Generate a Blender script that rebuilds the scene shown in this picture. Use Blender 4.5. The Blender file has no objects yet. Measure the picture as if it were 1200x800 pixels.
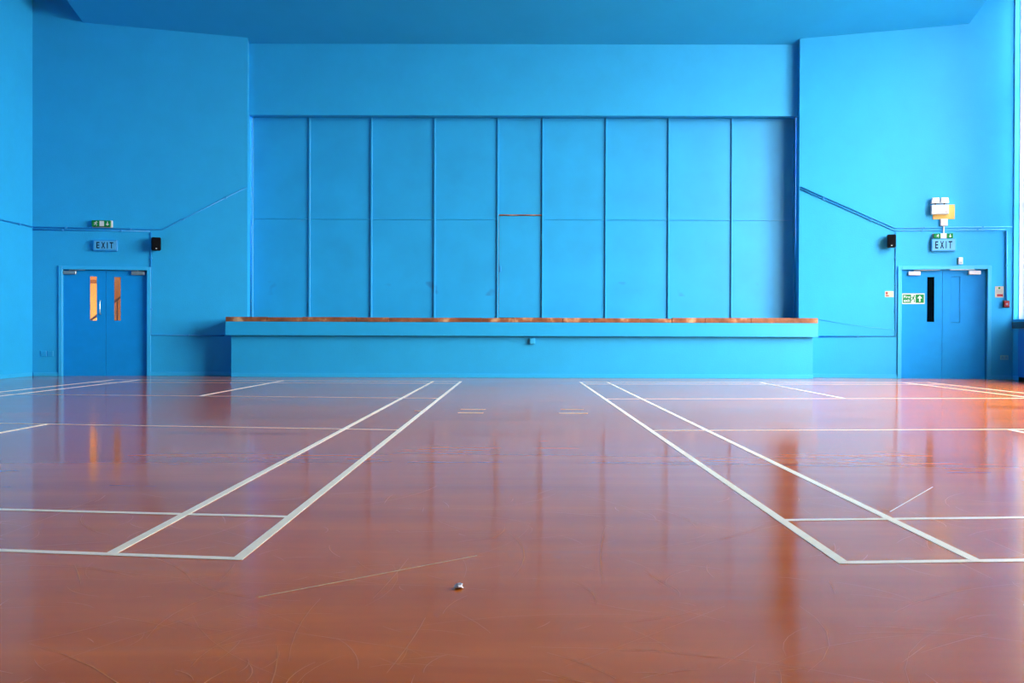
import bpy, bmesh, math, random
from mathutils import Vector, Matrix, Euler
random.seed(7)
scn = bpy.context.scene
col = scn.collection
V = Vector

# ------------------------------------------------------------------ camera
F_PX, CAM_H, PITCH, YAW, ROLL = 1116.8, 0.781, -0.0056, -0.0045, 0.0032   # 1200 px wide frame
def cam_axes():
    c, s = math.cos(YAW), math.sin(YAW);    A = Matrix(((c, -s, 0), (s, c, 0), (0, 0, 1)))
    c, s = math.cos(PITCH), math.sin(PITCH); B = Matrix(((1, 0, 0), (0, c, s), (0, -s, c)))
    c, s = math.cos(ROLL), math.sin(ROLL);  C = Matrix(((c, 0, s), (0, 1, 0), (-s, 0, c)))
    return C @ B @ A
CM = cam_axes()
cam_d = bpy.data.cameras.new('camera')
cam = bpy.data.objects.new('camera', cam_d); col.objects.link(cam)
cam_d.sensor_width = 36.0; cam_d.lens = F_PX / 1200 * 36.0
cam_d.clip_start = 0.05; cam_d.clip_end = 300
r_, f_, u_ = CM[0], CM[1], CM[2]
cam.matrix_world = Matrix(((r_[0], u_[0], -f_[0], 0), (r_[1], u_[1], -f_[1], 0), (r_[2], u_[2], -f_[2], CAM_H), (0, 0, 0, 1)))
scn.camera = cam

# ------------------------------------------------------------------ world (overcast daylight), exposure
scn.view_settings.view_transform = 'Standard'
scn.view_settings.look = 'None'
scn.view_settings.gamma = 1.0
scn.view_settings.use_curve_mapping = False
scn.view_settings.exposure = 0.0
world = bpy.data.worlds.new('overcast'); scn.world = world
world.use_nodes = True
bg = world.node_tree.nodes['Background']
bg.inputs['Color'].default_value = (1.0, 0.98, 0.95, 1)
bg.inputs['Strength'].default_value = 35.0
scn.cycles.max_bounces = 12
scn.cycles.diffuse_bounces = 8
scn.cycles.transparent_max_bounces = 16

# ------------------------------------------------------------------ helpers
def ray(x, y):
    d = V(((x - 600) / F_PX, 1, -(y - 400) / F_PX))
    return CM.transposed() @ d
CAM0 = V((0, 0, CAM_H))
def hit(x, y, P, n):
    d = ray(x, y); t = (V(P) - CAM0).dot(V(n)) / d.dot(V(n))
    return CAM0 + d * t
def on_floor(x, y): return hit(x, y, (0, 0, 0), (0, 0, 1))
def on_y(x, y, Y): return hit(x, y, (0, Y, 0), (0, 1, 0))

def mat(name, color, rough=0.5, spec=0.5, metal=0.0, var=0.0, scale=8.0, bump=0.0, bscale=60.0, emit=None, strength=0.0, coat=0.0):
    m = bpy.data.materials.new(name); m.use_nodes = True
    nt = m.node_tree; b = nt.nodes['Principled BSDF']
    b.inputs['Base Color'].default_value = (*color, 1)
    b.inputs['Roughness'].default_value = rough
    b.inputs['Specular IOR Level'].default_value = spec
    b.inputs['Metallic'].default_value = metal
    b.inputs['Coat Weight'].default_value = coat
    tc = nt.nodes.new('ShaderNodeTexCoord')
    if var > 0:
        n = nt.nodes.new('ShaderNodeTexNoise'); n.inputs['Scale'].default_value = scale; n.inputs['Detail'].default_value = 9; n.inputs['Roughness'].default_value = .68
        nt.links.new(tc.outputs['Object'], n.inputs['Vector'])
        mp = nt.nodes.new('ShaderNodeMapRange'); mp.inputs[1].default_value = 0.3; mp.inputs[2].default_value = 0.7
        mp.inputs[3].default_value = 1 - var; mp.inputs[4].default_value = 1 + var
        nt.links.new(n.outputs['Fac'], mp.inputs[0])
        mx = nt.nodes.new('ShaderNodeMix'); mx.data_type = 'RGBA'; mx.blend_type = 'MULTIPLY'
        mx.inputs['Factor'].default_value = 1; mx.inputs['A'].default_value = (*color, 1)
        nt.links.new(mp.outputs[0], mx.inputs['B']); nt.links.new(mx.outputs['Result'], b.inputs['Base Color'])
    if bump > 0:
        n2 = nt.nodes.new('ShaderNodeTexNoise'); n2.inputs['Scale'].default_value = bscale; n2.inputs['Detail'].default_value = 3
        nt.links.new(tc.outputs['Object'], n2.inputs['Vector'])
        bp = nt.nodes.new('ShaderNodeBump'); bp.inputs['Strength'].default_value = bump; bp.inputs['Distance'].default_value = 0.01
        nt.links.new(n2.outputs['Fac'], bp.inputs['Height']); nt.links.new(bp.outputs['Normal'], b.inputs['Normal'])
    if emit:
        b.inputs['Emission Color'].default_value = (*emit, 1); b.inputs['Emission Strength'].default_value = strength
    return m

M = {}
BLUE = (0.014, 0.362, 0.71)
M['wall'] = mat('blue_wall_paint', BLUE, 0.55, 0.35, var=0.05, scale=1.6, bump=0.25, bscale=45)
M['soffit'] = mat('blue_ceiling_paint', BLUE, 0.6, 0.3, var=0.04, scale=1.2, bump=0.2, bscale=45)
M['gloss'] = mat('blue_gloss_paint', (0.014, 0.36, 0.71), 0.35, 0.5, var=0.04, scale=3)
M['door'] = mat('blue_door_paint', (0.005, 0.26, 0.68), 0.45, 0.12, var=0.05, scale=4)
M['trim'] = mat('blue_trim_paint', (0.025, 0.41, 0.78), 0.35, 0.5)
M['conduit'] = mat('blue_conduit_paint', (0.012, 0.28, 0.66), 0.4, 0.5)
M['line'] = mat('cream_line_paint', (0.82, 0.76, 0.64), 0.4, 0.4, var=0.07, scale=14)
M['black'] = mat('black_plastic', (0.002, 0.002, 0.004), 0.5, 0.12)
M['grille'] = mat('black_grille', (0.002, 0.002, 0.004), 0.7, 0.1, bump=0.6, bscale=300)
M['white'] = mat('white_plastic', (0.58, 0.60, 0.62), 0.35, 0.5)
M['grey'] = mat('grey_metal', (0.28, 0.33, 0.36), 0.35, 0.5, metal=0.6)
M['steel'] = mat('brushed_steel', (0.72, 0.74, 0.76), 0.28, 0.5, metal=0.9)
M['green'] = mat('sign_green', (0.003, 0.20, 0.05), 0.5, 0.15)
M['signblue'] = mat('exit_sign_face', (0.07, 0.36, 0.66), 0.4, 0.5)
M['letter'] = mat('dark_letter', (0.004, 0.014, 0.035), 0.6, 0.1)
M['yellow'] = mat('yellow_board', (0.62, 0.42, 0.10), 0.55, 0.3, var=0.06, scale=20)
M['paper'] = mat('cream_paper', (0.52, 0.50, 0.40), 0.6, 0.2)
M['red'] = mat('red_plastic', (0.30, 0.012, 0.015), 0.4, 0.5)
M['dkred'] = mat('dark_red_base', (0.08, 0.008, 0.012), 0.45, 0.5)
M['socket'] = mat('pale_green_socket', (0.10, 0.48, 0.62), 0.4, 0.5)
M['ochre'] = mat('ochre_corridor_wall', (0.66, 0.37, 0.085), 0.7, 0.2, var=0.06, scale=3)
M['brown'] = mat('dark_handrail', (0.05, 0.018, 0.008), 0.5, 0.4)
M['tanwood'] = mat('brown_corridor_timber', (0.22, 0.11, 0.03), 0.5, 0.3, var=0.1, scale=6)  # timber of the rail, and the shade tone of the added door
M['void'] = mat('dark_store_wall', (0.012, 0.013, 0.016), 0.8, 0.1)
M['darkframe'] = mat('window_frame_paint', (0.75, 0.80, 0.85), 0.45, 0.5)
M['cabinet'] = mat('blue_cabinet_paint', (0.012, 0.20, 0.62), 0.45, 0.4, var=0.05, scale=4)
M['blacktop'] = mat('black_worktop', (0.008, 0.009, 0.013), 0.3, 0.5, var=0.2, scale=10)
M['rear'] = mat('pale_rear_wall', (0.32, 0.27, 0.20), 0.6, 0.3, var=0.04, scale=1.5)
M['roof'] = mat('pale_ceiling', (0.38, 0.36, 0.32), 0.7, 0.2, var=0.04, scale=1.5)
M['ground'] = mat('outdoor_paving', (0.22, 0.23, 0.22), 0.8, 0.2, var=0.15, scale=1.5)
M['lamp'] = mat('warm_lamp_diffuser', (0.9, 0.8, 0.6), 0.5, 0.3, emit=(1.0, 0.72, 0.38), strength=4)
M['scratch'] = mat('pale_scratch', (0.62, 0.25, 0.09), 0.6, 0.09)
M['tape'] = mat('pale_gold_tape', (0.78, 0.66, 0.42), 0.4, 0.4)
M['scrap'] = mat('pale_paper_scrap', (0.75, 0.75, 0.85), 0.6, 0.3)

def partition_mat():
    m = mat('blue_partition_paint', (0.014, 0.345, 0.70), 0.45, 0.4)
    nt = m.node_tree; b = nt.nodes['Principled BSDF']; tc = next(n for n in nt.nodes if n.type == 'TEX_COORD')
    # soft fading patches over the boards, and ball scuffs with their own shape at head height above the stage
    n1 = nt.nodes.new('ShaderNodeTexNoise'); n1.inputs['Scale'].default_value = 1.3; n1.inputs['Detail'].default_value = 4
    nt.links.new(tc.outputs['Object'], n1.inputs['Vector'])
    mr = nt.nodes.new('ShaderNodeMapRange'); mr.inputs[1].default_value = .3; mr.inputs[2].default_value = .7; mr.inputs[3].default_value = .93; mr.inputs[4].default_value = 1.07
    nt.links.new(n1.outputs['Fac'], mr.inputs[0])
    n2 = nt.nodes.new('ShaderNodeTexNoise'); n2.inputs['Scale'].default_value = 2.6; n2.inputs['Detail'].default_value = 2
    nt.links.new(tc.outputs['Object'], n2.inputs['Vector'])
    r2 = nt.nodes.new('ShaderNodeMapRange'); r2.inputs[1].default_value = .60; r2.inputs[2].default_value = .70; r2.inputs[3].default_value = 0; r2.inputs[4].default_value = .5
    nt.links.new(n2.outputs['Fac'], r2.inputs[0])
    sx = nt.nodes.new('ShaderNodeSeparateXYZ'); nt.links.new(tc.outputs['Object'], sx.inputs[0])
    d = nt.nodes.new('ShaderNodeMath'); d.operation = 'COMPARE'; d.inputs[1].default_value = 1.72; d.inputs[2].default_value = .14
    nt.links.new(sx.outputs['Z'], d.inputs[0])
    mu = nt.nodes.new('ShaderNodeMath'); mu.operation = 'MULTIPLY'; nt.links.new(d.outputs[0], mu.inputs[0]); nt.links.new(r2.outputs[0], mu.inputs[1])
    mx = nt.nodes.new('ShaderNodeMix'); mx.data_type = 'RGBA'; mx.blend_type = 'MULTIPLY'; mx.inputs['Factor'].default_value = 1
    mx.inputs['A'].default_value = (0.014, 0.345, 0.70, 1); nt.links.new(mr.outputs[0], mx.inputs['B'])
    m2 = nt.nodes.new('ShaderNodeMix'); m2.data_type = 'RGBA'; m2.inputs['B'].default_value = (0.02, 0.12, 0.33, 1)
    nt.links.new(mx.outputs['Result'], m2.inputs['A']); nt.links.new(mu.outputs[0], m2.inputs['Factor'])
    nt.links.new(m2.outputs['Result'], b.inputs['Base Color'])
    return m
M['panel'] = partition_mat()

def floor_mat():
    m = mat('varnished_brown_floor', (0.2, 0.07, 0.03), 0.2, 0.095)
    nt = m.node_tree; b = nt.nodes['Principled BSDF']; tc = next(n for n in nt.nodes if n.type == 'TEX_COORD')
    def noise(scale, sx, sy, detail, rot=0):
        mp = nt.nodes.new('ShaderNodeMapping'); mp.inputs['Scale'].default_value = (sx, sy, 1); mp.inputs['Rotation'].default_value = (0, 0, rot)
        nt.links.new(tc.outputs['Object'], mp.inputs['Vector'])
        n = nt.nodes.new('ShaderNodeTexNoise'); n.inputs['Scale'].default_value = scale; n.inputs['Detail'].default_value = detail
        nt.links.new(mp.outputs[0], n.inputs['Vector']); return n.outputs['Fac']
    streak = noise(4.0, 0.07, 1.0, 2)          # long streaks across the hall
    grain = noise(22.0, 0.15, 1.0, 1)          # fine grain of the sheet
    wear = noise(1.1, 1, 1, 3)
    scr = noise(8.0, 0.06, 1.0, 1, 0.9)
    cr = nt.nodes.new('ShaderNodeValToRGB'); e = cr.color_ramp.elements
    e[0].position = .28; e[0].color = (0.41, 0.092, 0.005, 1); e[1].position = .72; e[1].color = (0.60, 0.155, 0.011, 1)
    add = nt.nodes.new('ShaderNodeMix'); add.data_type = 'FLOAT'; add.inputs['Factor'].default_value = .42
    nt.links.new(streak, add.inputs['A']); nt.links.new(wear, add.inputs['B'])
    nt.links.new(add.outputs['Result'], cr.inputs['Fac'])
    g = nt.nodes.new('ShaderNodeMapRange'); g.inputs[1].default_value = .3; g.inputs[2].default_value = .7; g.inputs[3].default_value = .965; g.inputs[4].default_value = 1.035
    nt.links.new(grain, g.inputs[0])
    mx = nt.nodes.new('ShaderNodeMix'); mx.data_type = 'RGBA'; mx.blend_type = 'MULTIPLY'; mx.inputs['Factor'].default_value = 1
    nt.links.new(cr.outputs['Color'], mx.inputs['A']); nt.links.new(g.outputs[0], mx.inputs['B'])
    s2 = nt.nodes.new('ShaderNodeMapRange'); s2.inputs[1].default_value = .66; s2.inputs[2].default_value = .74; s2.inputs[3].default_value = 0; s2.inputs[4].default_value = .15
    nt.links.new(scr, s2.inputs[0])
    m2 = nt.nodes.new('ShaderNodeMix'); m2.data_type = 'RGBA'; m2.inputs['B'].default_value = (0.36, 0.17, 0.08, 1)
    nt.links.new(mx.outputs['Result'], m2.inputs['A']); nt.links.new(s2.outputs[0], m2.inputs['Factor'])
    nt.links.new(m2.outputs['Result'], b.inputs['Base Color'])
    ro = nt.nodes.new('ShaderNodeMapRange'); ro.inputs[1].default_value = .3; ro.inputs[2].default_value = .7; ro.inputs[3].default_value = .08; ro.inputs[4].default_value = .15
    nt.links.new(add.outputs['Result'], ro.inputs[0]); nt.links.new(ro.outputs[0], b.inputs['Roughness'])
    return m
M['floor'] = floor_mat()

def wood_mat():
    m = mat('worn_stage_timber', (0.3, 0.12, 0.05), 0.55, 0.3)
    nt = m.node_tree; b = nt.nodes['Principled BSDF']; tc = next(n for n in nt.nodes if n.type == 'TEX_COORD')
    n = nt.nodes.new('ShaderNodeTexNoise'); n.inputs['Scale'].default_value = 5; n.inputs['Detail'].default_value = 5
    nt.links.new(tc.outputs['Object'], n.inputs['Vector'])
    cr = nt.nodes.new('ShaderNodeValToRGB'); e = cr.color_ramp.elements
    e[0].position = .35; e[0].color = (0.17, 0.055, 0.022, 1); e[1].position = .72; e[1].color = (0.62, 0.36, 0.19, 1)
    k = e.new(.56); k.color = (0.30, 0.105, 0.045, 1)
    nt.links.new(n.outputs['Fac'], cr.inputs['Fac']); nt.links.new(cr.outputs['Color'], b.inputs['Base Color'])
    return m
M['wood'] = wood_mat()

def glass_mat(name, tint, gloss):
    m = bpy.data.materials.new(name); m.use_nodes = True; nt = m.node_tree
    for n in list(nt.nodes): nt.nodes.remove(n)
    o = nt.nodes.new('ShaderNodeOutputMaterial'); mx = nt.nodes.new('ShaderNodeMixShader')
    t = nt.nodes.new('ShaderNodeBsdfTransparent'); t.inputs[0].default_value = (*tint, 1)
    g = nt.nodes.new('ShaderNodeBsdfGlossy'); g.inputs['Roughness'].default_value = .03
    mx.inputs[0].default_value = gloss
    nt.links.new(t.outputs[0], mx.inputs[1]); nt.links.new(g.outputs[0], mx.inputs[2]); nt.links.new(mx.outputs[0], o.inputs[0])
    return m
M['glass'] = glass_mat('clear_window_glass', (.96, .98, .98), .05)
M['vglass'] = glass_mat('door_glass', (.92, .92, .90), .05)

# ---- mesh builder
class MB:
    def __init__(s): s.bm = bmesh.new()
    def box(s, x0, x1, y0, y1, z0, z1, bev=0.0, seg=1):
        n0 = len(s.bm.verts)
        vs = [s.bm.verts.new(p) for p in ((x0,y0,z0),(x1,y0,z0),(x1,y1,z0),(x0,y1,z0),(x0,y0,z1),(x1,y0,z1),(x1,y1,z1),(x0,y1,z1))]
        fs = [s.bm.faces.new([vs[i] for i in q]) for q in ((0,3,2,1),(4,5,6,7),(0,1,5,4),(1,2,6,5),(2,3,7,6),(3,0,4,7))]
        if bev > 0:
            es = list({e for f in fs for e in f.edges})
            bmesh.ops.bevel(s.bm, geom=es, offset=bev, segments=seg, affect='EDGES', profile=.5)
        return s
    def prism(s, pts, y0, y1, axis='y'):
        """polygon in (x,z) swept along y, or in (x,y) swept along z"""
        mk = (lambda a, b, t: (a, t, b)) if axis == 'y' else (lambda a, b, t: (a, b, t))
        A = [s.bm.verts.new(mk(a, b, y0)) for a, b in pts]; B = [s.bm.verts.new(mk(a, b, y1)) for a, b in pts]
        s.bm.faces.new(A); s.bm.faces.new(list(reversed(B)))
        for i in range(len(pts)):
            j = (i + 1) % len(pts); s.bm.faces.new((A[i], B[i], B[j], A[j]))
        bmesh.ops.recalc_face_normals(s.bm, faces=s.bm.faces[:])
        return s
    def tube(s, pts, r, seg=10):
        pts = [V(p) for p in pts]; rings = []
        for i, p in enumerate(pts):
            d = (pts[min(i+1, len(pts)-1)] - pts[max(i-1, 0)]).normalized()
            a = d.cross(V((0, 1, 0)));
            if a.length < .05: a = d.cross(V((1, 0, 0)))
            a.normalize(); b = d.cross(a).normalized()
            rings.append([s.bm.verts.new(p + a*math.cos(2*math.pi*k/seg)*r + b*math.sin(2*math.pi*k/seg)*r) for k in range(seg)])
        for A, B in zip(rings, rings[1:]):
            for k in range(seg): s.bm.faces.new((A[k], A[(k+1)%seg], B[(k+1)%seg], B[k]))
        s.bm.faces.new(rings[0]); s.bm.faces.new(list(reversed(rings[-1])))
        bmesh.ops.recalc_face_normals(s.bm, faces=s.bm.faces[:])
        return s
    def disc(s, cx, cz, r, y0, y1, seg=16):
        return s.prism([(cx + r*math.cos(2*math.pi*k/seg), cz + r*math.sin(2*math.pi*k/seg)) for k in range(seg)], y0, y1)
    def build(s, name, m, parent=None, smooth=False):
        me = bpy.data.meshes.new(name); s.bm.to_mesh(me); s.bm.free()
        o = bpy.data.objects.new(name, me); col.objects.link(o); me.materials.append(M[m] if isinstance(m, str) else m)
        if smooth:
            for p in me.polygons: p.use_smooth = True
        if parent is not None: o.parent = parent
        return o

def tag(o, label=None, cat=None, group=None, kind=None):
    if label: o['label'] = label
    if cat: o['category'] = cat
    if group: o['group'] = group
    if kind: o['kind'] = kind
    return o
def struct(o, label=None, cat=None): return tag(o, label, cat, kind='structure')
def empty(name, mw):
    o = bpy.data.objects.new(name, None); o.empty_display_size = .1; col.objects.link(o); o.matrix_world = mw; return o

def text_mesh(s, size, depth, bold=0.0):
    cu = bpy.data.curves.new('t', 'FONT'); cu.body = s; cu.size = size; cu.extrude = depth; cu.align_x = 'CENTER'; cu.align_y = 'CENTER'; cu.offset = bold
    ob = bpy.data.objects.new('t', cu); col.objects.link(ob)
    dg = bpy.context.evaluated_depsgraph_get()
    me = bpy.data.meshes.new_from_object(ob.evaluated_get(dg))
    bpy.data.objects.remove(ob); bpy.data.curves.remove(cu)
    return me
def letter(ch, cx, cz, w, h, y, m, parent, name='letter', bold=0.0):
    """character fitted to a box w x h on the plane y, facing -y"""
    me = text_mesh(ch, 1.0, 0.001, bold)
    xs = [v.co.x for v in me.vertices]; ys = [v.co.y for v in me.vertices]
    kx = w / max(1e-6, max(xs) - min(xs)); kz = h / max(1e-6, max(ys) - min(ys))
    mx, my = (max(xs)+min(xs))/2, (max(ys)+min(ys))/2
    for v in me.vertices:
        v.co = V((cx + (v.co.x - mx)*kx, y - (0.0012 if v.co.z > 0 else 0.0), cz + (v.co.y - my)*kz))
    me.materials.clear(); me.materials.append(M[m]); me.name = name
    o = bpy.data.objects.new(name, me); col.objects.link(o); o.parent = parent
    return o

# ------------------------------------------------------------------ main planes of the hall
Y_STAGE = 17.81                 # front wall of the stage
Y_IN = 18.42                    # inner (stage-side) edge of the two flanking walls
Y_HEAD = 18.62                  # wall above the stage opening
Y_BOARD = 18.90                 # face of the boarded partition
SPLAY = math.radians(9.0)
def frame(side):
    P = on_y(290.0 if side < 0 else 936.5, 250, Y_IN); P.z = 0
    a = SPLAY if side < 0 else -SPLAY
    ex = V((math.cos(a), math.sin(a), 0)); ey = V((-math.sin(a), math.cos(a), 0))
    return P, ex, ey, a
class Flank:
    def __init__(s, side):
        s.side = side; s.O, s.ex, s.ey, s.a = frame(side)
    def loc(s, x, y, off=0.0):
        p = hit(x, y, s.O - s.ey*off, s.ey) - s.O
        return p.dot(s.ex), p.z
    def mw(s, sx=0.0, z=0.0):
        p = s.O + s.ex*sx
        return Matrix.Translation((p.x, p.y, z)) @ Matrix.Rotation(s.a, 4, 'Z')
    def pt(s, sx, d=0.0):
        return s.O + s.ex*sx - s.ey*d
FL, FR = Flank(-1), Flank(1)
sL, _ = FL.loc(38, 350); sR, _ = FR.loc(1187, 350)
CL, CR = FL.pt(sL), FR.pt(sR)             # corners with the side walls
XL, XR = CL.x, CR.x
Z_ROOF = 8.6
Y_REAR = -5.0

# ------------------------------------------------------------------ floor, outdoor ground
fl = MB().box(XL - .3, XR + .3, Y_REAR - .3, 21.2, -.2, 0).build('floor', 'floor')
struct(fl, 'polished brown hall floor marked with cream court lines', 'floor')
gr = MB().box(XR + .31, 70, -50, 60, -.5, -.3).build('ground', 'ground'); struct(gr, 'grey paving outside the tall windows', 'ground')

# ------------------------------------------------------------------ side walls, rear wall, ceiling
w = MB().box(XL - .3, XL, Y_REAR, CL.y + .1, 0, Z_ROOF).build('wall_left', 'wall'); struct(w, 'plain blue side wall at the far left of the hall', 'wall')
w = MB().box(XL - .3, XR + .3, Y_REAR - .3, Y_REAR, 0, Z_ROOF).build('wall_rear', 'rear'); struct(w, 'cream wall at the rear of the hall facing the stage', 'wall')
w = MB().box(XL - .3, XR + .3, Y_REAR - .3, 21.2, Z_ROOF, Z_ROOF + .2).build('ceiling', 'roof'); struct(w, 'pale main ceiling high above the hall', 'ceiling')
# right wall with tall windows
WIN_Z0, WIN_Z1 = 1.12, 7.4
wy1 = CR.y - .025
W_LIST = [0.6, 3.0, 3.0, 3.0]; G_LIST = [1.5, .45, .45, 0]; WN = len(W_LIST)
mb = MB().box(XR, XR + .3, Y_REAR, CR.y + .1, 0, WIN_Z0).box(XR, XR + .3, Y_REAR, CR.y + .1, WIN_Z1, Z_ROOF)
mb.box(XR, XR + .3, wy1, CR.y + .1, WIN_Z0, WIN_Z1)
spans = []; y = wy1
for i in range(WN):
    WW = W_LIST[i]; spans.append((y - WW, y)); y0 = y - WW - G_LIST[i]
    mb.box(XR, XR + .3, (y0 if i < WN - 1 else Y_REAR), y - WW, WIN_Z0, WIN_Z1); y = y0
struct(mb.build('wall_right', 'wall'), 'blue side wall at the far right pierced by tall windows', 'wall')
for i, (a, b) in enumerate(spans):
    root = empty('window_%d' % (i + 1), Matrix.Translation((XR + .25, (a+b)/2, WIN_Z0)))
    struct(root, ('tall bright window next to the exit door corner' if i == 0 else '%s tall window along the right wall counted from the stage' % ('first', 'second', 'third', 'fourth')[i]), 'window')
    hw, H = (b - a)/2, WIN_Z1 - WIN_Z0; t = .035
    m_ = MB()
    m_.box(-.04, .04, -hw, -hw + 2*t, 0, H).box(-.04, .04, hw - 2*t, hw, 0, H).box(-.04, .04, -hw + 2*t, hw - 2*t, 0, 2*t).box(-.04, .04, -hw + 2*t, hw - 2*t, H - 2*t, H)
    m_.build('window_frame', 'darkframe', root)
    MB().box(-.15, -.041, hw - .012, hw - .0005, 0, H).build('reveal_lining', 'white', root)
    for q in (H*.34, H*.68): MB().box(-.04, .04, -hw + 2*t, hw - 2*t, q - .04, q + .04).build('transom', 'darkframe', root)
    for q in (-hw*.34, hw*.34): MB().box(-.035, .035, q - .025, q + .025, 2*t, H - 2*t).build('mullion', 'darkframe', root)
    MB().box(-.004, .004, -hw + 2*t, hw - 2*t, 2*t, H - 2*t).build('pane', 'glass', root)
    ld = bpy.data.lights.new('window_portal', 'AREA'); ld.shape = 'RECTANGLE'; ld.size = H; ld.size_y = b - a; ld.cycles.is_portal = True
    lo = bpy.data.objects.new('window_portal', ld); col.objects.link(lo)
    lo.matrix_world = Matrix.Translation((XR + .32, (a+b)/2, (WIN_Z0+WIN_Z1)/2)) @ Matrix.Rotation(math.radians(90), 4, 'Y')
    lo['kind'] = 'helper'

# ------------------------------------------------------------------ flanking walls with door openings
def door_px(fk, x0, x1, ytop):
    a, zt = fk.loc(x0, ytop); b, _ = fk.loc(x1, ytop); return a, b, zt
DL = door_px(FL, 73.5, 172.5, 315.5)
DR = door_px(FR, 1056.5, 1157.0, 316.0)
TH = .45
def flank_wall(fk, D, s_in, s_out, name, label):
    lo, hi = min(s_in, s_out), max(s_in, s_out); a, b, zt = D
    mb = MB().box(lo, a, 0, TH, 0, Z_ROOF).box(b, hi, 0, TH, 0, Z_ROOF).box(a, b, 0, TH, zt, Z_ROOF)
    o = mb.build(name, 'wall'); o.matrix_world = fk.mw(); struct(o, label, 'wall'); return o
wl = flank_wall(FL, DL, 0, sL - .05, 'wall_back_left', 'blue wall left of the stage holding the left exit door')
wr = flank_wall(FR, DR, 0, sR + .05, 'wall_back_right', 'blue wall right of the stage holding the right exit door')

# header wall over the stage opening + backing wall behind the partition
Z_HEAD = on_y(610, 135.3, Y_HEAD).z
def soffit_z(Y): return Z_SOF + SLOPE * (Y_HEAD - Y)
Z_SOF = on_y(610, 51.8, Y_HEAD).z; SLOPE = .28
xiL, xiR = FL.O.x, FR.O.x
def inner_x(side, Y):      # x of the return face of a flanking wall at depth Y
    fk = FL if side < 0 else FR
    return fk.O.x + fk.ey.x * (Y - fk.O.y) / fk.ey.y
yb = Y_IN + TH*math.cos(SPLAY) + .25
hb = MB()
hb.prism([(inner_x(-1, Y_HEAD), Y_HEAD), (inner_x(1, Y_HEAD), Y_HEAD), (inner_x(1, Y_HEAD + .16), Y_HEAD + .16), (inner_x(-1, Y_HEAD + .16), Y_HEAD + .16)], Z_HEAD, Z_ROOF, axis='z')
hb.box(xiL - 1.2, xiR + 1.2, Y_BOARD + .16, Y_BOARD + .3, 0, Z_ROOF)
hb.prism([(inner_x(-1, Y_HEAD+.16), Y_HEAD + .16), (inner_x(1, Y_HEAD+.16), Y_HEAD + .16), (inner_x(1, Y_BOARD+.16), Y_BOARD + .16), (inner_x(-1, Y_BOARD+.16), Y_BOARD + .16)], Z_HEAD + .02, Z_ROOF, axis='z')
struct(hb.build('wall_back', 'wall'), 'blue wall band above the boarded stage opening', 'wall')

# sloping ceiling canopy over the stage front
p1 = FL.loc(97.5, 32.5); XcL = FL.pt(p1[0]).x
p2 = FR.loc(1135.5, 30); XcR = FR.pt(p2[0]).x
Yf = 13.2
def canopy():
    mb = MB(); bm = mb.bm
    # plan outline follows the header and the two splayed walls
    yl = FL.pt(p1[0]).y; yr = FR.pt(p2[0]).y
    plan = [(XcL, Yf), (XcR, Yf), (XcR, yr), (FR.O.x, FR.O.y), (inner_x(1, Y_HEAD), Y_HEAD), (inner_x(-1, Y_HEAD), Y_HEAD), (FL.O.x, FL.O.y), (XcL, yl)]
    A = [bm.verts.new((x, y, soffit_z(y))) for x, y in plan]; B = [bm.verts.new((x, y, Z_ROOF)) for x, y in plan]
    bm.faces.new(A); bm.faces.new(list(reversed(B)))
    for i in range(len(plan)):
        j = (i+1) % len(plan); bm.faces.new((A[i], B[i], B[j], A[j]))
    bmesh.ops.recalc_face_normals(bm, faces=bm.faces[:])
    return mb.build('ceiling_canopy', 'soffit')
struct(canopy(), 'lower blue ceiling section sloping up from above the stage', 'ceiling')

# ------------------------------------------------------------------ skirtings
def skirt(fk, parts, name, label):
    mb = MB()
    for a, b in parts: mb.box(a, b, -.018, 0, 0, .075, .004)
    o = mb.build(name, 'trim'); o.matrix_world = fk.mw(); struct(o, label, 'skirting')
AW = .068    # architrave width
X_ST_L, X_ST_R = on_y(271, 420, Y_STAGE).x, on_y(952.5, 420, Y_STAGE).x
def s_at_x(fk, X): return (X - fk.O.x) / fk.ex.x
skirt(FL, [(sL + .02, DL[0] - AW), (DL[1] + AW, s_at_x(FL, X_ST_L) - .01)], 'baseboard_back_left', 'blue skirting board along the wall left of the stage')
skirt(FR, [(s_at_x(FR, X_ST_R) + .01, DR[0] - AW), (DR[1] + AW, sR - .02)], 'baseboard_back_right', 'blue skirting board along the wall right of the stage')
struct(MB().box(XL, XL + .018, Y_REAR, CL.y - .03, 0, .075, .004).build('baseboard_left', 'trim'), 'blue skirting board along the left side wall', 'skirting')
struct(MB().box(XR - .018, XR, Y_REAR, CR.y - .03, 0, .075, .004).build('baseboard_right', 'trim'), 'blue skirting board along the right side wall', 'skirting')

# ------------------------------------------------------------------ stage
Y_LIP = Y_STAGE - .12
Z_LIP0 = on_y(610, 393.6, Y_LIP).z; Z_WOOD0 = on_y(610, 377.6, Y_LIP).z; Z_WOOD1 = on_y(610, 372.3, Y_LIP).z
LX, RX = on_y(264.2, 380, Y_LIP).x, on_y(958.6, 380, Y_LIP).x
stage = empty('stage', Matrix.Translation((0, Y_STAGE, 0)))
tag(stage, 'raised blue stage platform with a worn wooden front edge', 'stage')
def fy(fk, X): return fk.pt(s_at_x(fk, X)).y - .004
def plan(x0, x1, yf):
    g = .006
    return [(x0, yf), (x1, yf), (x1, fy(FR, x1)), (FR.O.x - g, FR.O.y - g), (inner_x(1, Y_BOARD + .1) - g, Y_BOARD + .1), (inner_x(-1, Y_BOARD + .1) + g, Y_BOARD + .1), (FL.O.x + g, FL.O.y - g), (x0, fy(FL, x0))]
def sp(pl): return [(x, y - Y_STAGE) for x, y in pl]
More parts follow.
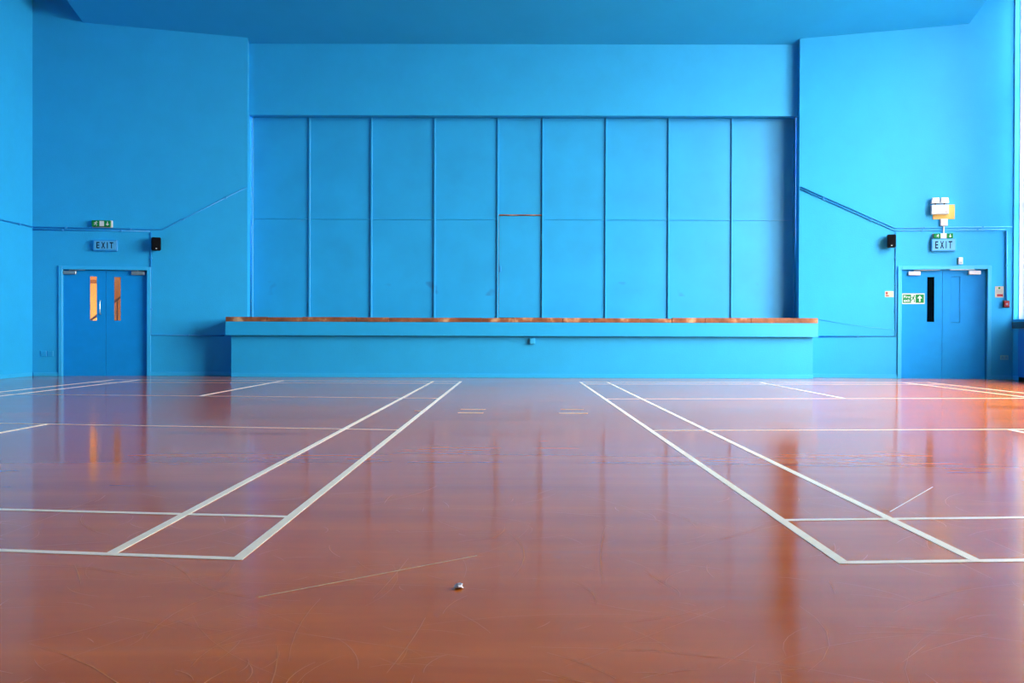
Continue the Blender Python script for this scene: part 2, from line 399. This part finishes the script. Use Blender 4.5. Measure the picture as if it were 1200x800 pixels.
MB().prism(sp(plan(X_ST_L, X_ST_R, Y_STAGE)), 0, Z_LIP0, axis='z').build('front_wall', 'wall', stage)
MB().prism(sp(plan(LX, RX, Y_LIP)), Z_LIP0, Z_WOOD0, axis='z').build('fascia', 'gloss', stage)
MB().prism(sp(plan(LX + .01, RX - .01, Y_LIP + .10)), Z_WOOD0, Z_WOOD1 - .004, axis='z').build('deck', 'wood', stage)
MB().box(X_ST_L + .002, X_ST_R - .002, -.018, 0, 0, .078, .004).build('skirting', 'trim', stage)
xs = [LX]
while xs[-1] < RX - 1.3: xs.append(xs[-1] + random.uniform(.55, 1.25))
xs.append(RX)
for a, b in zip(xs, xs[1:]):
    hi = Z_WOOD1 + (0.012 if a > 2.5 else 0) + random.uniform(-.006, .004)
    MB().box(a + .002, b - .002, Y_LIP - Y_STAGE - random.uniform(0, .012), Y_LIP - Y_STAGE + .0995, Z_WOOD0 + .001, hi, .005).build('edge_board', 'wood', stage)
c = on_y(624, 399.5, Y_STAGE)
jb = empty('junction_box', Matrix.Translation((c.x, Y_STAGE, c.z - .055)))
tag(jb, 'small blue painted junction box under the stage edge', 'junction box')
MB().box(-.05, .05, -.06, 0, 0, .11, .006).build('box_body', 'gloss', jb)
MB().box(-.045, .045, -.068, -.06, .005, .105, .004).build('lid', 'trim', jb)

# ------------------------------------------------------------------ boarded partition above the stage
part = empty('stage_partition', Matrix.Translation((0, Y_BOARD, 0)))
tag(part, 'tall blue boarded partition of large panels closing off the stage', 'partition')
edges_px = [291.5, 363, 435.5, 509.5, 583.5, 636, 710, 783.5, 857.5, 931]
ex_ = [on_y(x, 250, Y_BOARD).x for x in edges_px]
ex_[0] = inner_x(-1, Y_BOARD) + .045; ex_[-1] = inner_x(1, Y_BOARD) - .03
Zm = on_y(610, 257, Y_BOARD).z; Zb = Z_WOOD1 + .012; Zt = Z_HEAD + .018
Zd = on_y(610, 252, Y_BOARD).z
for i in range(9):
    a, b = ex_[i] + .016, ex_[i+1] - .016
    zm = Zd if i == 4 else Zm
    dy = random.uniform(-.004, .004)
    MB().box(a, b, dy, .05, zm + .010, Zt, .003).build('panel', 'panel', part)
    if i == 4:
        dr = MB().box(a + .006, b - .006, .004, .05, Zb + .015, zm - .012, .003).build('hatch_door', 'panel', part); dr['label'] = 'narrow plain access door in the middle of the partition'
        for hz in (Zm - .35, Zb + .30): MB().tube([(b + .002, -.010, hz - .06), (b + .002, -.010, hz + .06)], .011, 8).build('hinge', 'grey', dr)
        MB().box(a + .02, a + .05, -.02, .004, 2.05, 2.17, .004).build('catch', 'conduit', dr)
        MB().box(a - .016, b + .016, -.030, .05, zm - .010, zm + .010, .002).build('door_head_strip', 'wood', part)
        for xx in (a - .004, b + .004): MB().box(xx - .006, xx + .006, -.026, .0, Zb, zm - .012, .001).build('door_edge_strip', 'wood', part)
    else:
        MB().box(a, b, dy, .05, Zb, zm - .010, .003).build('panel', 'panel', part)
        MB().box(a, b, -.016, .05, zm - .0095, zm + .0095, .002).build('rail_strip', 'gloss', part)
for i, x in enumerate(ex_):
    MB().box(x - .0155, x + .0155, -.035, .05, Zb, Zt, .003).build('batten', 'gloss', part)
MB().box(ex_[0] + .02, ex_[-1] - .02, .052, .1, Zb, Zt).build('backing_frame', 'void', part)

# ------------------------------------------------------------------ doors
def vision(fk, root_s, box_px, y0):
    a, z1 = fk.loc(box_px[0], box_px[1]); b, z0 = fk.loc(box_px[2], box_px[3]); return a - root_s, b - root_s, z0, z1
REC = .055
def frame_pts(a, b, zt, root_s):
    return a - root_s, b - root_s, zt
def double_door(fk, D, n, label, meet_px, panels, ghost):
    a, b, zt = D; rs = (a + b)/2; a -= rs; b -= rs
    root = empty('door_%d' % n, fk.mw(rs, 0)); struct(root, label, 'door')
    mb = MB().box(a - AW, a, -.03, .12, 0, zt + AW, .004).box(b, b + AW, -.03, .12, 0, zt + AW, .004).box(a, b, -.03, .12, zt, zt + AW, .004)
    mb.build('door_frame', 'trim', root)
    MB().box(a, b, REC + .045, .12, zt - .02, zt).build('door_stop', 'door', root)
    mid = fk.loc(meet_px, 400)[0] - rs
    leaves = []
    for k, (x0, x1) in enumerate(((a + .004, mid - .003), (mid + .003, b - .004))):
        p0, p1, q0, q1 = panels[k]
        p0 -= rs; p1 -= rs
        m_ = MB()
        z0, z1 = .0003, zt - .004; y0, y1 = REC, REC + .044
        m_.box(x0, p0, y0, y1, z0, z1).box(p1, x1, y0, y1, z0, z1).box(p0, p1, y0, y1, z0, q0).box(p0, p1, y0, y1, q1, z1)
        lf = m_.build('door_leaf', 'door', root)
        pm = 'vglass'
        if ghost and k == 1:
            o = MB().box(p0 + .004, p1 - .004, y0 + .008, y0 + .03, q0 + .004, q1 - .004).build('painted_vision_panel', 'door', lf); o['label'] = 'vision panel painted over in blue'
        else:
            MB().box(p0, p1, y0 + .018, y0 + .024, q0, q1).build('vision_panel', pm, lf)
            g = .008
            bd = MB().box(p0, p0 + g, y0 - .004, y0, q0, q1).box(p1 - g, p1, y0 - .004, y0, q0, q1).box(p0 + g, p1 - g, y0 - .004, y0, q0, q0 + g).box(p0 + g, p1 - g, y0 - .004, y0, q1 - g, q1)
            bd.build('glazing_bead', 'door', lf)
        leaves.append(lf)
    return root, rs, leaves, (a, b, zt, mid)
def vp(fk, q):
    a, z1 = fk.loc(q[0], q[1], -REC); b, z0 = fk.loc(q[2], q[3], -REC); return (a, b, z0, z1)
dl, rsL, lvL, dmL = double_door(FL, DL, 1, 'blue double exit door with two lit vision panels left of the stage', 123.2,
    [vp(FL, (105, 323.5, 114, 376)), vp(FL, (133.3, 324, 142, 376))], False)
drt, rsR, lvR, dmR = double_door(FR, DR, 2, 'blue double exit door with one dark vision panel right of the stage', 1105,
    [vp(FR, (1086, 324, 1095.2, 377.5)), vp(FR, (1114.2, 324, 1124.8, 378))], True)
# pull handle on the left door
hx, hz = FL.loc(118, 360, -REC); hx -= rsL
MB().tube([(hx, REC, hz - .125), (hx, REC - .05, hz - .125), (hx, REC - .06, hz - .11), (hx, REC - .06, hz + .11), (hx, REC - .05, hz + .125), (hx, REC, hz + .125)], .012, 10).build('pull_handle', 'steel', lvL[0], True)
kx, kz = FR.loc(1101, 376, -REC); kx -= rsR
MB().disc(kx, kz, .018, REC - .008, REC).box(kx - .012, kx + .012, REC - .006, REC, kz - .09, kz - .03).build('lock', 'door', lvR[0])
# door closers
def closer(leaf, fk, rs, px, m_body, m_arm, arm_to):
    a, z1 = fk.loc(px[0], px[1], -REC); b, z0 = fk.loc(px[2], px[3], -REC); a -= rs; b -= rs
    MB().box(a, b, REC - .06, REC, z0, z1, .008).build('door_closer', m_body, leaf)
    ax, az = fk.loc(arm_to, px[1] - 1.2, -REC); ax -= rs
    c_ = (a + b)/2
    MB().tube([(c_, REC - .045, z1), (c_, REC - .045, z1 + .02), (ax, REC - .07, z1 + .022)], .010, 6).build('closer_arm', m_arm, leaf)
closer(lvL[0], FL, rsL, (74.6, 317.4, 90, 321.5), 'grey', 'grey', 101)
closer(lvL[1], FL, rsL, (154.5, 317.8, 170, 322.4), 'grey', 'steel', 147)
closer(lvR[0], FR, rsR, (1064, 318.2, 1078, 322.6), 'white', 'grey', 1100)
closer(lvR[1], FR, rsR, (1134.5, 317.4, 1148.5, 321.8), 'white', 'grey', 1112)

# rooms behind the doors
def back_room(fk, D, name, m, label, d=2.6):
    a, b, zt = D; a -= 1.0; b += .25; t = .05; H = 2.7
    mb = MB().box(a, b, TH + d, TH + d + t, 0, H).box(a - t, a, TH, TH + d + t, 0, H).box(b, b + t, TH, TH + d + t, 0, H).box(a - t, b + t, TH, TH + d + t, H, H + t)
    mb.box(a - t, D[0] - .0, TH - .001, TH + .02, 0, H)
    o = mb.build(name, m); o.matrix_world = fk.mw(); struct(o, label, 'wall'); return o
back_room(FL, DL, 'wall_corridor', 'ochre', 'ochre corridor wall seen through the left door glass')
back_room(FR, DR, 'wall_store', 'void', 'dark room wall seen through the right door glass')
# corridor lamp and stair handrail
a, b, zt = DL
cl = empty('corridor_lamp', FL.mw(a - .1, 2.6)); tag(cl, 'warm ceiling lamp in the corridor behind the left exit door', 'lamp')
MB().disc(0, 0, .19, -.0, .05, 24).build('lamp_base', 'white', cl).matrix_local = Matrix.Translation((0, TH + 1.5, .1)) @ Matrix.Rotation(math.radians(90), 4, 'X')
MB().disc(0, 0, .16, 0, .07, 24).build('lamp_diffuser', 'lamp', cl).matrix_local = Matrix.Translation((0, TH + 1.5, .05)) @ Matrix.Rotation(math.radians(90), 4, 'X')
pl = bpy.data.lights.new('corridor_lamp_light', 'POINT'); pl.energy = 26; pl.color = (1, .80, .48); pl.shadow_soft_size = .12
plo = bpy.data.objects.new('corridor_lamp_light', pl); col.objects.link(plo); plo.parent = cl; plo.location = (0, TH + 1.5, -.2)
RB = TH + 2.1
def room(x, y, d=RB):
    s_, z_ = FL.loc(x, y, -d); return V((s_, d, z_))
hr = empty('stair_handrail', FL.mw(0, 0)); tag(hr, 'dark sloping handrail inside the corridor behind the left door', 'handrail')
r0, r1 = room(98, 381.5), room(152, 339.5)
MB().tube([r0, r1], .024, 8).build('rail', 'brown', hr)
for q in (100, 137.3, 150):
    t = room(q, 381.5 - (q - 98)*42/54); MB().tube([(t.x, RB, 0), (t.x, RB, t.z)], .014, 8).build('post', 'brown', hr)
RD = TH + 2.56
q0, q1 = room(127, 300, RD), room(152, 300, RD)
cd = empty('corridor_door', FL.mw((q0.x + q1.x)/2, 0)); tag(cd, 'brown door in the corridor seen through the right glass strip', 'door')  # invented door, added so the view through the right glass turns darker
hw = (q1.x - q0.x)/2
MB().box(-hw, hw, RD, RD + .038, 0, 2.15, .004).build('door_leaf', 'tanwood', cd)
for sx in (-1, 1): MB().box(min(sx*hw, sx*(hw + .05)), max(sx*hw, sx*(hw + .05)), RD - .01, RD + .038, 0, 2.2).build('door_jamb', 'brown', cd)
b0, b1 = room(90, 327.5, RD), room(116, 332, RD)
bm_ = MB().box(b0.x, b1.x, RD, RD + .038, b1.z, b0.z).build('wall_rail', 'tanwood'); bm_.matrix_world = FL.mw(); tag(bm_, 'brown timber rail high on the ochre corridor wall', 'rail')

# ------------------------------------------------------------------ fittings on the flanking walls
def R2(fk, px, off=0.0):
    a, z1 = fk.loc(px[0], px[1], off); b, z0 = fk.loc(px[2], px[3], off); return a, b, z0, z1
def fitted(fk, name, label, cat, px, off=0.0, group=None):
    a, b, z0, z1 = R2(fk, px, off); root = empty(name, fk.mw((a+b)/2, z0)); tag(root, label, cat, group)
    return root, (b - a)/2, z1 - z0
# EXIT sign boxes
def exit_sign(fk, px, label):
    root, w, h = fitted(fk, 'exit_sign', label, 'sign', px, .07, 'exit sign boxes')
    MB().box(-w, w, -.075, 0, 0, h, .006).build('housing', 'conduit', root)
    fw, fh = w - .022, h - .022*2
    MB().box(-fw, fw, -.080, -.075, .022, .022 + fh, .001).build('face_panel', 'signblue', root)
    lh = fh*.72; tot = fw*1.68
    for ch, u, ww in (('E', -.385, .17), ('X', -.095, .215), ('I', .135, .045), ('T', .36, .2)):
        letter(ch, tot*u, .022 + fh*.5, tot*ww, lh, -.0802, 'letter', root, bold=.022)
exit_sign(FL, (109, 280.6, 137.2, 294), 'blue box sign lettered EXIT above the left door')
exit_sign(FR, (1091.6, 279.6, 1120, 294), 'blue box sign lettered EXIT above the right door')
# green emergency lights
def pic_man(mb, cx, cz, h, y):
    k = h
    mb.disc(cx + .10*k, cz + .36*k, .09*k, y - .001, y, 10)
    for q in ([(-.08,.26),(.12,.24),(.06,-.05),(-.12,-.02)], [(-.12,.0),(.02,.0),(-.16,-.22),(-.34,-.28),(-.34,-.20),(-.2,-.14)], [(-.02,.0),(.1,-.03),(.2,-.2),(.14,-.46),(.05,-.44),(.1,-.2)], [(-.08,.26),(-.08,.18),(-.24,.12),(-.3,-.02),(-.36,.02),(-.29,.18)], [(.1,.24),(.14,.17),(.3,.1),(.34,.16)]):
        mb.prism([(cx + a*k, cz + b*k) for a, b in q], y - .001, y)
    return mb
def pic_arrow(mb, cx, cz, h, y, down=True):
    s = -1 if down else 1; k = h
    return mb.prism([(cx + a*k, cz + s*b*k) for a, b in ((-.08,-.42),(.08,-.42),(.08,.05),(.32,.05),(0,.44),(-.32,.05),(-.08,.05))], y - .001, y)
root, w, h = fitted(FL, 'emergency_exit_light', 'green running man emergency light above the left EXIT sign', 'emergency light', (107.4, 257.6, 131.4, 266.4), .06)
MB().box(-w, w, -.04, 0, 0, h, .006).build('back_plate', 'white', root)
MB().box(-w, w*.88, -.085, -.04, .006, h - .004, .018, 3).build('diffuser', 'green', root)
mb = MB(); pic_man(mb, -w*.55, h*.5, h*.75, -.0853); mb.build('running_man', 'white', root)
mb = MB(); mb.box(-w*.2, w*.24, -.0868, -.0851, h*.14, h*.86); mb.build('door_pictogram', 'white', root)
mb = MB(); pic_arrow(mb, w*.58, h*.5, h*.7, -.0853); mb.build('arrow', 'white', root)
root, w, h = fitted(FR, 'emergency_exit_light', 'green and white emergency exit light on top of the right EXIT sign', 'emergency light', (1093.8, 273.4, 1117.6, 279.3), .06)
MB().box(-w, w, -.04, 0, .0, h, .006).build('back_plate', 'white', root)
MB().box(-w*.98, -w*.32, -.085, -.04, .002, h - .002, .01, 2).build('green_lens', 'green', root)
MB().box(w*.30, w*.93, -.085, -.04, .002, h - .002, .01, 2).build('green_lens', 'green', root)
MB().box(-w*.31, w*.29, -.078, -.04, .002, h - .002, .006).build('white_lens', 'white', root)
mb = MB(); pic_man(mb, -w*.58, h*.5, h*.75, -.0853); mb.build('running_man', 'white', root)
mb = MB(); pic_arrow(mb, w*.62, h*.5, h*.75, -.0853); mb.build('arrow', 'white', root)
# loudspeakers
def speaker(fk, px, label, turn):
    root, w, h = fitted(fk, 'loudspeaker', label, 'speaker', px, .12, 'black wall loudspeakers')
    D = .15
    MB().box(-.02, .02, -.05, 0, h*.35, h*.65, .003).build('wall_bracket', 'black', root)
    cab = MB().prism([(-w*.8, -.002), (-w, -D*.75), (-w*.85, -D), (w*.85, -D), (w, -D*.75), (w*.8, -.002)], 0, h, axis='z')
    bmesh.ops.bevel(cab.bm, geom=[e for e in cab.bm.edges if abs(e.verts[0].co.z - e.verts[1].co.z) < 1e-5], offset=.012, segments=2, affect='EDGES')
    cb = cab.build('cabinet', 'black', root); cb.matrix_local = Matrix.Translation((0, -.05, 0)) @ Matrix.Rotation(turn, 4, 'Z')
    g = MB().box(-w*.82, w*.82, -D - .006, -D + .001, .014, h - .014, .004).build('grille', 'grille', cb)
    MB().box(-.012, .012, -D - .008, -D - .005, .026, .04).build('badge', 'white', cb)
speaker(FL, (176.2, 278.2, 187.4, 293.6), 'black loudspeaker on the wall right of the left EXIT sign', math.radians(14))
speaker(FR, (1039.6, 275, 1050.2, 290), 'black loudspeaker on the wall left of the right EXIT sign', math.radians(-6))
# twin-head emergency floodlight with yellow board
root, w, h = fitted(FR, 'backing_board', 'yellow square backing board behind the twin floodlight', 'board', (1093.2, 240, 1118.8, 256.6), .01)
MB().box(-w, w, -.018, 0, 0, h, .003).build('board', 'yellow', root)
for (qx, qz) in ((-.9, .1), (.9, .1), (.9, .9)): MB().disc(w*qx, h*qz, .008, -.021, -.018, 8).build('screw', 'grey', root)
root, w, h = fitted(FR, 'twin_floodlight', 'white emergency floodlight with two lamp heads above the right door', 'emergency light', (1091.6, 240, 1111.6, 250.6), .10)
MB().box(-w, w, -.13, -.0185, 0, h, .008, 2).build('battery_box', 'white', root)
for sx in (-.52, .54):
    hd = MB().prism([(-.075, 0), (.075, 0), (.06, .105), (-.06, .105)], -.12, -.035).build('lamp_head', 'white', root); hd.location = (w*sx, 0, h + .028)
    MB().box(-.055, .055, -.124, -.1195, .015, .09, .002).build('lens', 'steel', hd)
    MB().tube([(0, -.08, -.028), (0, -.08, .004)], .012, 8).build('swivel', 'black', hd)
MB().box(w*.62, w*.72, -.133, -.13, .03, .045).build('indicator', 'red', root)
root, w, h = fitted(FR, 'conduit_box', 'white square conduit box below the twin floodlight', 'junction box', (1102, 256.4, 1110.4, 264.6), .04)
MB().box(-w, w, -.055, 0, 0, h, .006).build('box_body', 'white', root)
MB().box(-w*.9, w*.9, -.062, -.055, h*.05, h*.95, .003).build('lid', 'white', root)
MB().tube([(0, -.03, 0), (0, -.03, -(FR.loc(1106, 264.6)[1] - FR.loc(1106, 274)[1]) + .012)], .014, 8).build('drop_pipe', 'white', root)
root, w, h = fitted(FR, 'door_sensor', 'small white sensor above the right door frame', 'sensor', (1123, 301.4, 1128.4, 309.6), .04)
MB().box(-w, w, -.05, 0, 0, h, .01, 2).build('sensor_body', 'white', root)
MB().box(-w*.6, w*.6, -.054, -.0495, h*.12, h*.4, .002).build('lens', 'grey', root)
# notices
root, w, h = fitted(FR, 'notice', 'small white notice with red print left of the right door', 'notice', (1037, 341, 1047.2, 348), 0)
MB().box(-w, w, -.003, 0, 0, h).build('card', 'paper', root)
for (x0, x1, z0, z1) in ((-.8, -.35, .45, .85), (-.8, -.1, .15, .33)): MB().box(w*x0, w*x1, -.0042, -.003, h*z0, h*z1).build('print_block', 'red', root)
root, w, h = fitted(FR, 'notice', 'cream fire notice with green dot and red block right of the right door', 'notice', (1166, 335.4, 1176, 348.4), 0)
MB().box(-w, w, -.003, 0, 0, h).build('card', 'paper', root)
MB().disc(0, h*.84, h*.09, -.0042, -.003, 12).build('green_dot', 'green', root)
MB().box(-w*.55, w*.85, -.0042, -.003, h*.08, h*.3).build('print_block', 'red', root)
for z in (.42, .5, .58, .66): MB().box(-w*.75, w*.7, -.0042, -.003, h*z, h*(z+.03)).build('print_line', 'grey', root)
# fire exit sign on the right door
a, b, z0, z1 = R2(FR, (1057.2, 343.8, 1083.4, 356), -REC)
a = max(a, dmR[0] + rsR + .006)
p_ = FR.pt((a+b)/2, -REC)
root = empty('fire_exit_sign', Matrix.Translation((p_.x, p_.y, z0)) @ Matrix.Rotation(FR.a, 4, 'Z')); tag(root, 'green and white sign reading Fire exit on the right door', 'sign')
w, h = (b - a)/2, z1 - z0
MB().box(-w, w, -.003, 0, 0, h).build('plate', 'white', root)
for (x0, x1) in ((-.94, -.20), (.20, .94)): MB().box(w*x0, w*x1, -.0042, -.003, h*.1, h*.9).build('green_field', 'green', root)
for ln, zc in (('Fire', .68), ('exit', .33)):
    letter(ln, -w*.57, h*zc, w*.56, h*.27, -.0044, 'white', root, 'lettering', .012)
mb = MB(); pic_man(mb, 0, h*.5, h*.8, -.0042); mb.build('running_man', 'green', root)
mb = MB(); pic_arrow(mb, w*.57, h*.5, h*.7, -.0045, False); mb.build('arrow', 'white', root)
# call point
root, w, h = fitted(FR, 'fire_call_point', 'dark red break glass call point at the foot of the wall pipe', 'call point', (1175.8, 352, 1183.2, 360.4), .03)
MB().box(-w, w, -.04, 0, 0, h, .006).build('back_box', 'dkred', root)
MB().box(-w*.75, w*.75, -.05, -.04, h*.15, h*.85, .004).build('front_plate', 'red', root)
MB().disc(0, h*.5, w*.35, -.054, -.05, 14).build('press_button', 'grey', root)
# sockets
def socket(fk, px, m, label, group=None, n=1):
    root, w, h = fitted(fk, 'wall_socket', label, 'socket', px, 0, group)
    MB().box(-w, w, -.014, 0, 0, h, .003).build('face_plate', m, root)
    for c in ([0] if n == 1 else [-.45*w, .45*w]):
        for (u, v) in ((0, .62), (-.16, .35), (.16, .35)):
            MB().box(c + u*h - .008, c + u*h + .008, -.016, -.0138, h*v - .01, h*v + .01).build('pin_hole', 'conduit', root)
socket(FL, (48.2, 411, 54.6, 417.4), 'gloss', 'blue painted wall socket nearest the left corner', 'blue sockets beside the left door')
socket(FL, (56, 411, 62.4, 417.4), 'gloss', 'blue painted wall socket closer to the left door', 'blue sockets beside the left door')
socket(FR, (1172, 416, 1181.4, 421.4), 'socket', 'pale green double wall socket low beside the right door', None, 2)

# ---- surface conduits
def pipe_run(fk, name, label, runs, r, m='conduit', clips=True):
    o0, z0 = fk.loc(*runs[0][0]); root = empty(name, fk.mw(o0, 0)); tag(root, label, 'conduit')
    for pts in runs:
        P = []
        for q in pts:
            s_, z_ = fk.loc(q[0], q[1]); P.append(V((s_ - o0, -r, z_)))
        MB().tube(P, r, 8).build('pipe', m, root, True)
        if clips:
            for A, B in zip(P, P[1:]):
                n = max(1, int((B - A).length / .8))
                for k in range(n):
                    c = A.lerp(B, (k + .5)/n); MB().box(c.x - .018, c.x + .018, -2*r - .004, 0, c.z - r - .006, c.z + r + .006, .002).build('saddle_clip', m, root)
    return root
pipe_run(FL, 'cable_conduit', 'thin blue conduit crossing above the left door and rising to the stage opening', [[(39, 266.2), (190, 269.2), (289, 219.5)], [(39, 269.0), (176, 271.0)]], .012)
pipe_run(FL, 'cable_conduit', 'thin blue conduit dropping beside the left door frame then running to the stage', [[(177.2, 272.5), (177.2, 392.3), (263, 393.2)]], .013)
pipe_run(FR, 'cable_conduit', 'paired blue conduit pipes sloping from the stage opening over the right door', [[(938, 219.0), (1049, 267.4), (1186, 265.8)], [(938, 221.8), (1048.5, 270.4), (1178, 268.8)]], .012)
pipe_run(FR, 'cable_conduit', 'thin blue conduit dropping left of the right door then running to the stage', [[(1049.6, 272.4), (1049.6, 393.6), (960, 394.2)]], .013)
pipe_run(FR, 'cable_conduit', 'vertical blue conduit down to the red call point', [[(1179.2, 270.5), (1179.2, 352)]], .016)
pipe_run(FR, 'slack_cable', 'thin pale cable sagging from the stage edge to the right conduit', [[(960, 374.2), (985, 378.4), (1015, 382.6), (1048, 386.2)]], .005, 'trim', False)
# conduit on the left side wall
h0 = hit(1, 259.2, (XL, 0, 0), (1, 0, 0))
o = empty('cable_conduit', Matrix.Translation((XL, CL.y, 0))); tag(o, 'thin blue conduit along the left side wall', 'conduit')
zc = FL.loc(38, 266)[1]
MB().tube([(.014, -.02, zc), (.014, -9.0, zc)], .014, 8).build('pipe', 'conduit', o, True)
for k in range(9): MB().box(0, .032, -.5 - k - .018, -.5 - k + .018, zc - .02, zc + .02, .002).build('saddle_clip', 'conduit', o)

# ------------------------------------------------------------------ cabinet below the right windows
kf = on_y(1192.5, 420, CR.y - .28)
cx0 = kf.x; cy1 = CR.y - .28; ztop = on_y(1187, 377.2, cy1).z; zt0 = on_y(1187, 384.8, cy1).z
x_top = on_y(1185.6, 380, cy1 + .05).x
cab = empty('window_cabinet', Matrix.Translation((cx0, cy1, 0))); tag(cab, 'low blue cabinet with black top under the right windows', 'cabinet')
W_ = XR - cx0 - .02; LN = 5.4
MB().box(.02, W_, -LN, 0, .0, .06).build('plinth', 'black', cab)
MB().box(.018, W_, -LN, 0, .06, zt0).build('carcass', 'cabinet', cab)
MB().box(x_top - cx0, W_, -LN - .02, .05, zt0, ztop, .006).build('worktop', 'blacktop', cab)
n = 6
for k in range(n):
    y0, y1 = -LN*(k+1)/n + .01, -LN*k/n - .01
    d = MB().box(0, .018, y0, y1, .08, zt0 - .04, .003).build('cabinet_door', 'cabinet', cab)
    MB().tube([(-.001, y0 + .06, zt0 - .25), (-.02, y0 + .06, zt0 - .25), (-.02, y0 + .06, zt0 - .13), (-.001, y0 + .06, zt0 - .13)], .006, 6).build('handle', 'steel', d)

# ------------------------------------------------------------------ court lines on the floor
LW = .04
def strip(p, q, wd, z, name='court_line', m='line', skew=None):
    """flat painted strip from p to q on the floor"""
    p, q = V((p[0], p[1], 0)), V((q[0], q[1], 0)); d = (q - p).normalized(); n = V((-d.y, d.x, 0))*wd/2
    bm = MB(); A = [p + n, p - n, q - n, q + n]
    bm.prism([(v.x, v.y) for v in A], 0.0002, z, axis='z')
    return bm.build(name, m, fl)
fl_xy = lambda x, y: on_floor(x, y).xy
def cross(a, b, c, d):
    r, s = b - a, d - c; t = ((c - a).x*s.y - (c - a).y*s.x)/(r.x*s.y - r.y*s.x); return a + r*t
def court(side, px):
    ln = {k: (fl_xy(*v[0]), fl_xy(*v[1])) for k, v in px.items()}
    X = lambda u, v: cross(*ln[u], *ln[v])
    ends = {}
    # lines running down the hall
    out = (X('outer', 'base') + X('outer', 'far'))/2
    dirv = (X('outer', 'far') - X('outer', 'base')).normalized()
    def shifted(dist, k):  # a line parallel to the outer side line
        A, B = X('outer', 'base'), X('outer', 'far'); n = V((-dirv.y, dirv.x)) * (1 if side < 0 else -1)
        return (A + n*dist, B + n*dist)
    ln['cen'] = px.get('cen') and ln['cen'] or shifted(3.03, 0)
    ln['in2'] = shifted(5.60, 0); ln['out2'] = shifted(6.06, 0)
    z1, z2 = .0012, .0018
    for k in ('outer', 'inner', 'in2', 'out2'):
        a, b = X(k, 'base'), X(k, 'far'); e = (b - a).normalized()*LW/2
        strip(a - e, b + e, LW, z2)
    strip(X('cen', 'base'), X('cen', 'short'), LW, z2 + .0002); strip(X('cen', 'short2'), X('cen', 'far'), LW, z2 + .0002)
    for k in ('base', 'long', 'short', 'short2', 'long2', 'far'):
        strip(X('outer', k), X('out2', k), LW, z1)
court(-1, dict(outer=[(279, 654.5), (540, 446.8)], inner=[(130, 648.5), (508, 446.5)], base=[(0, 644.7), (279, 654.5)], long=[(0, 596.8), (335, 605.3)],
    short=[(0, 495.8), (465, 503.6)], short2=[(60, 462.2), (510, 466.5)], long2=[(400, 448.6), (537, 449.0)], far=[(333, 445.8), (540, 446.8)], cen=[(52, 497.3), (333, 445.6)]))
court(1, dict(outer=[(988, 659), (680, 447.5)], inner=[(1142.5, 656.2), (712, 447.8)], base=[(988, 659), (1200, 656.3)], long=[(922, 609.3), (1200, 606.2)],
    short=[(768, 504.3), (1200, 503)], short2=[(713, 467.3), (1200, 466.5)], long2=[(684, 449.8), (900, 450.0)], far=[(680, 447.6), (888, 447.8)], cen=[(993, 467.4), (888, 447.5)]))
# short pale tape marks between the courts
for (x0, y0, x1, y1, wd) in ((540, 479.4, 569, 479.6, .05), (537, 483.4, 566, 483.8, .06), (486, 481.2, 494, 481.4, .03), (657, 479.4, 684, 479.7, .04), (655, 483.9, 689, 484.3, .06)):
    strip(fl_xy(x0, y0), fl_xy(x1, y1), wd, .0015, 'floor_tape', 'tape')
# two long straight scratches
strip(fl_xy(303, 699.5), fl_xy(559, 651), .0035, .0010, 'scratch_mark', 'tape')
strip(fl_xy(1043, 599.5), fl_xy(1093, 570.5), .005, .0010, 'scratch_mark', 'line')
# fine random scratches of the varnish, too many to count
sc = MB()
for k in range(330):
    y = 1.9 + 2.8*random.random()**1.6; x = random.uniform(-.62, .62)*y
    L_ = random.uniform(.04, .30) if random.random() < .85 else random.uniform(.4, .9)
    an = random.uniform(0, math.pi); bend = random.uniform(-.5, .5); wd = random.uniform(.0006, .0016)
    prev = None; n = 5
    for i in range(n + 1):
        t = i/n; A = an + bend*t; px_, py_ = x + math.cos(A)*L_*t, y + math.sin(A)*L_*t; ww = wd*(.3 + .7*math.sin(math.pi*min(max(t, .05), .95)))
        nx, ny = -math.sin(A)*ww, math.cos(A)*ww
        cur = (sc.bm.verts.new((px_ + nx, py_ + ny, .0006)), sc.bm.verts.new((px_ - nx, py_ - ny, .0006)))
        if prev: sc.bm.faces.new((prev[0], prev[1], cur[1], cur[0]))
        prev = cur
bmesh.ops.recalc_face_normals(sc.bm, faces=sc.bm.faces[:])
o = sc.build('varnish_scratches', 'scratch', fl); o['kind'] = 'stuff'
# scrap on the floor
p = on_floor(538, 689)
sb = MB(); bmesh.ops.create_icosphere(sb.bm, subdivisions=2, radius=.012)
for v in sb.bm.verts:
    k = 1 + random.uniform(-.35, .35); v.co = V((v.co.x*k*1.1, v.co.y*k, max(v.co.z*k*.7, -.0065)))
o = sb.build('paper_scrap', 'scrap'); o.location = (p.x, p.y, .0065); tag(o, 'tiny crumpled pale scrap lying on the brown floor', 'scrap')
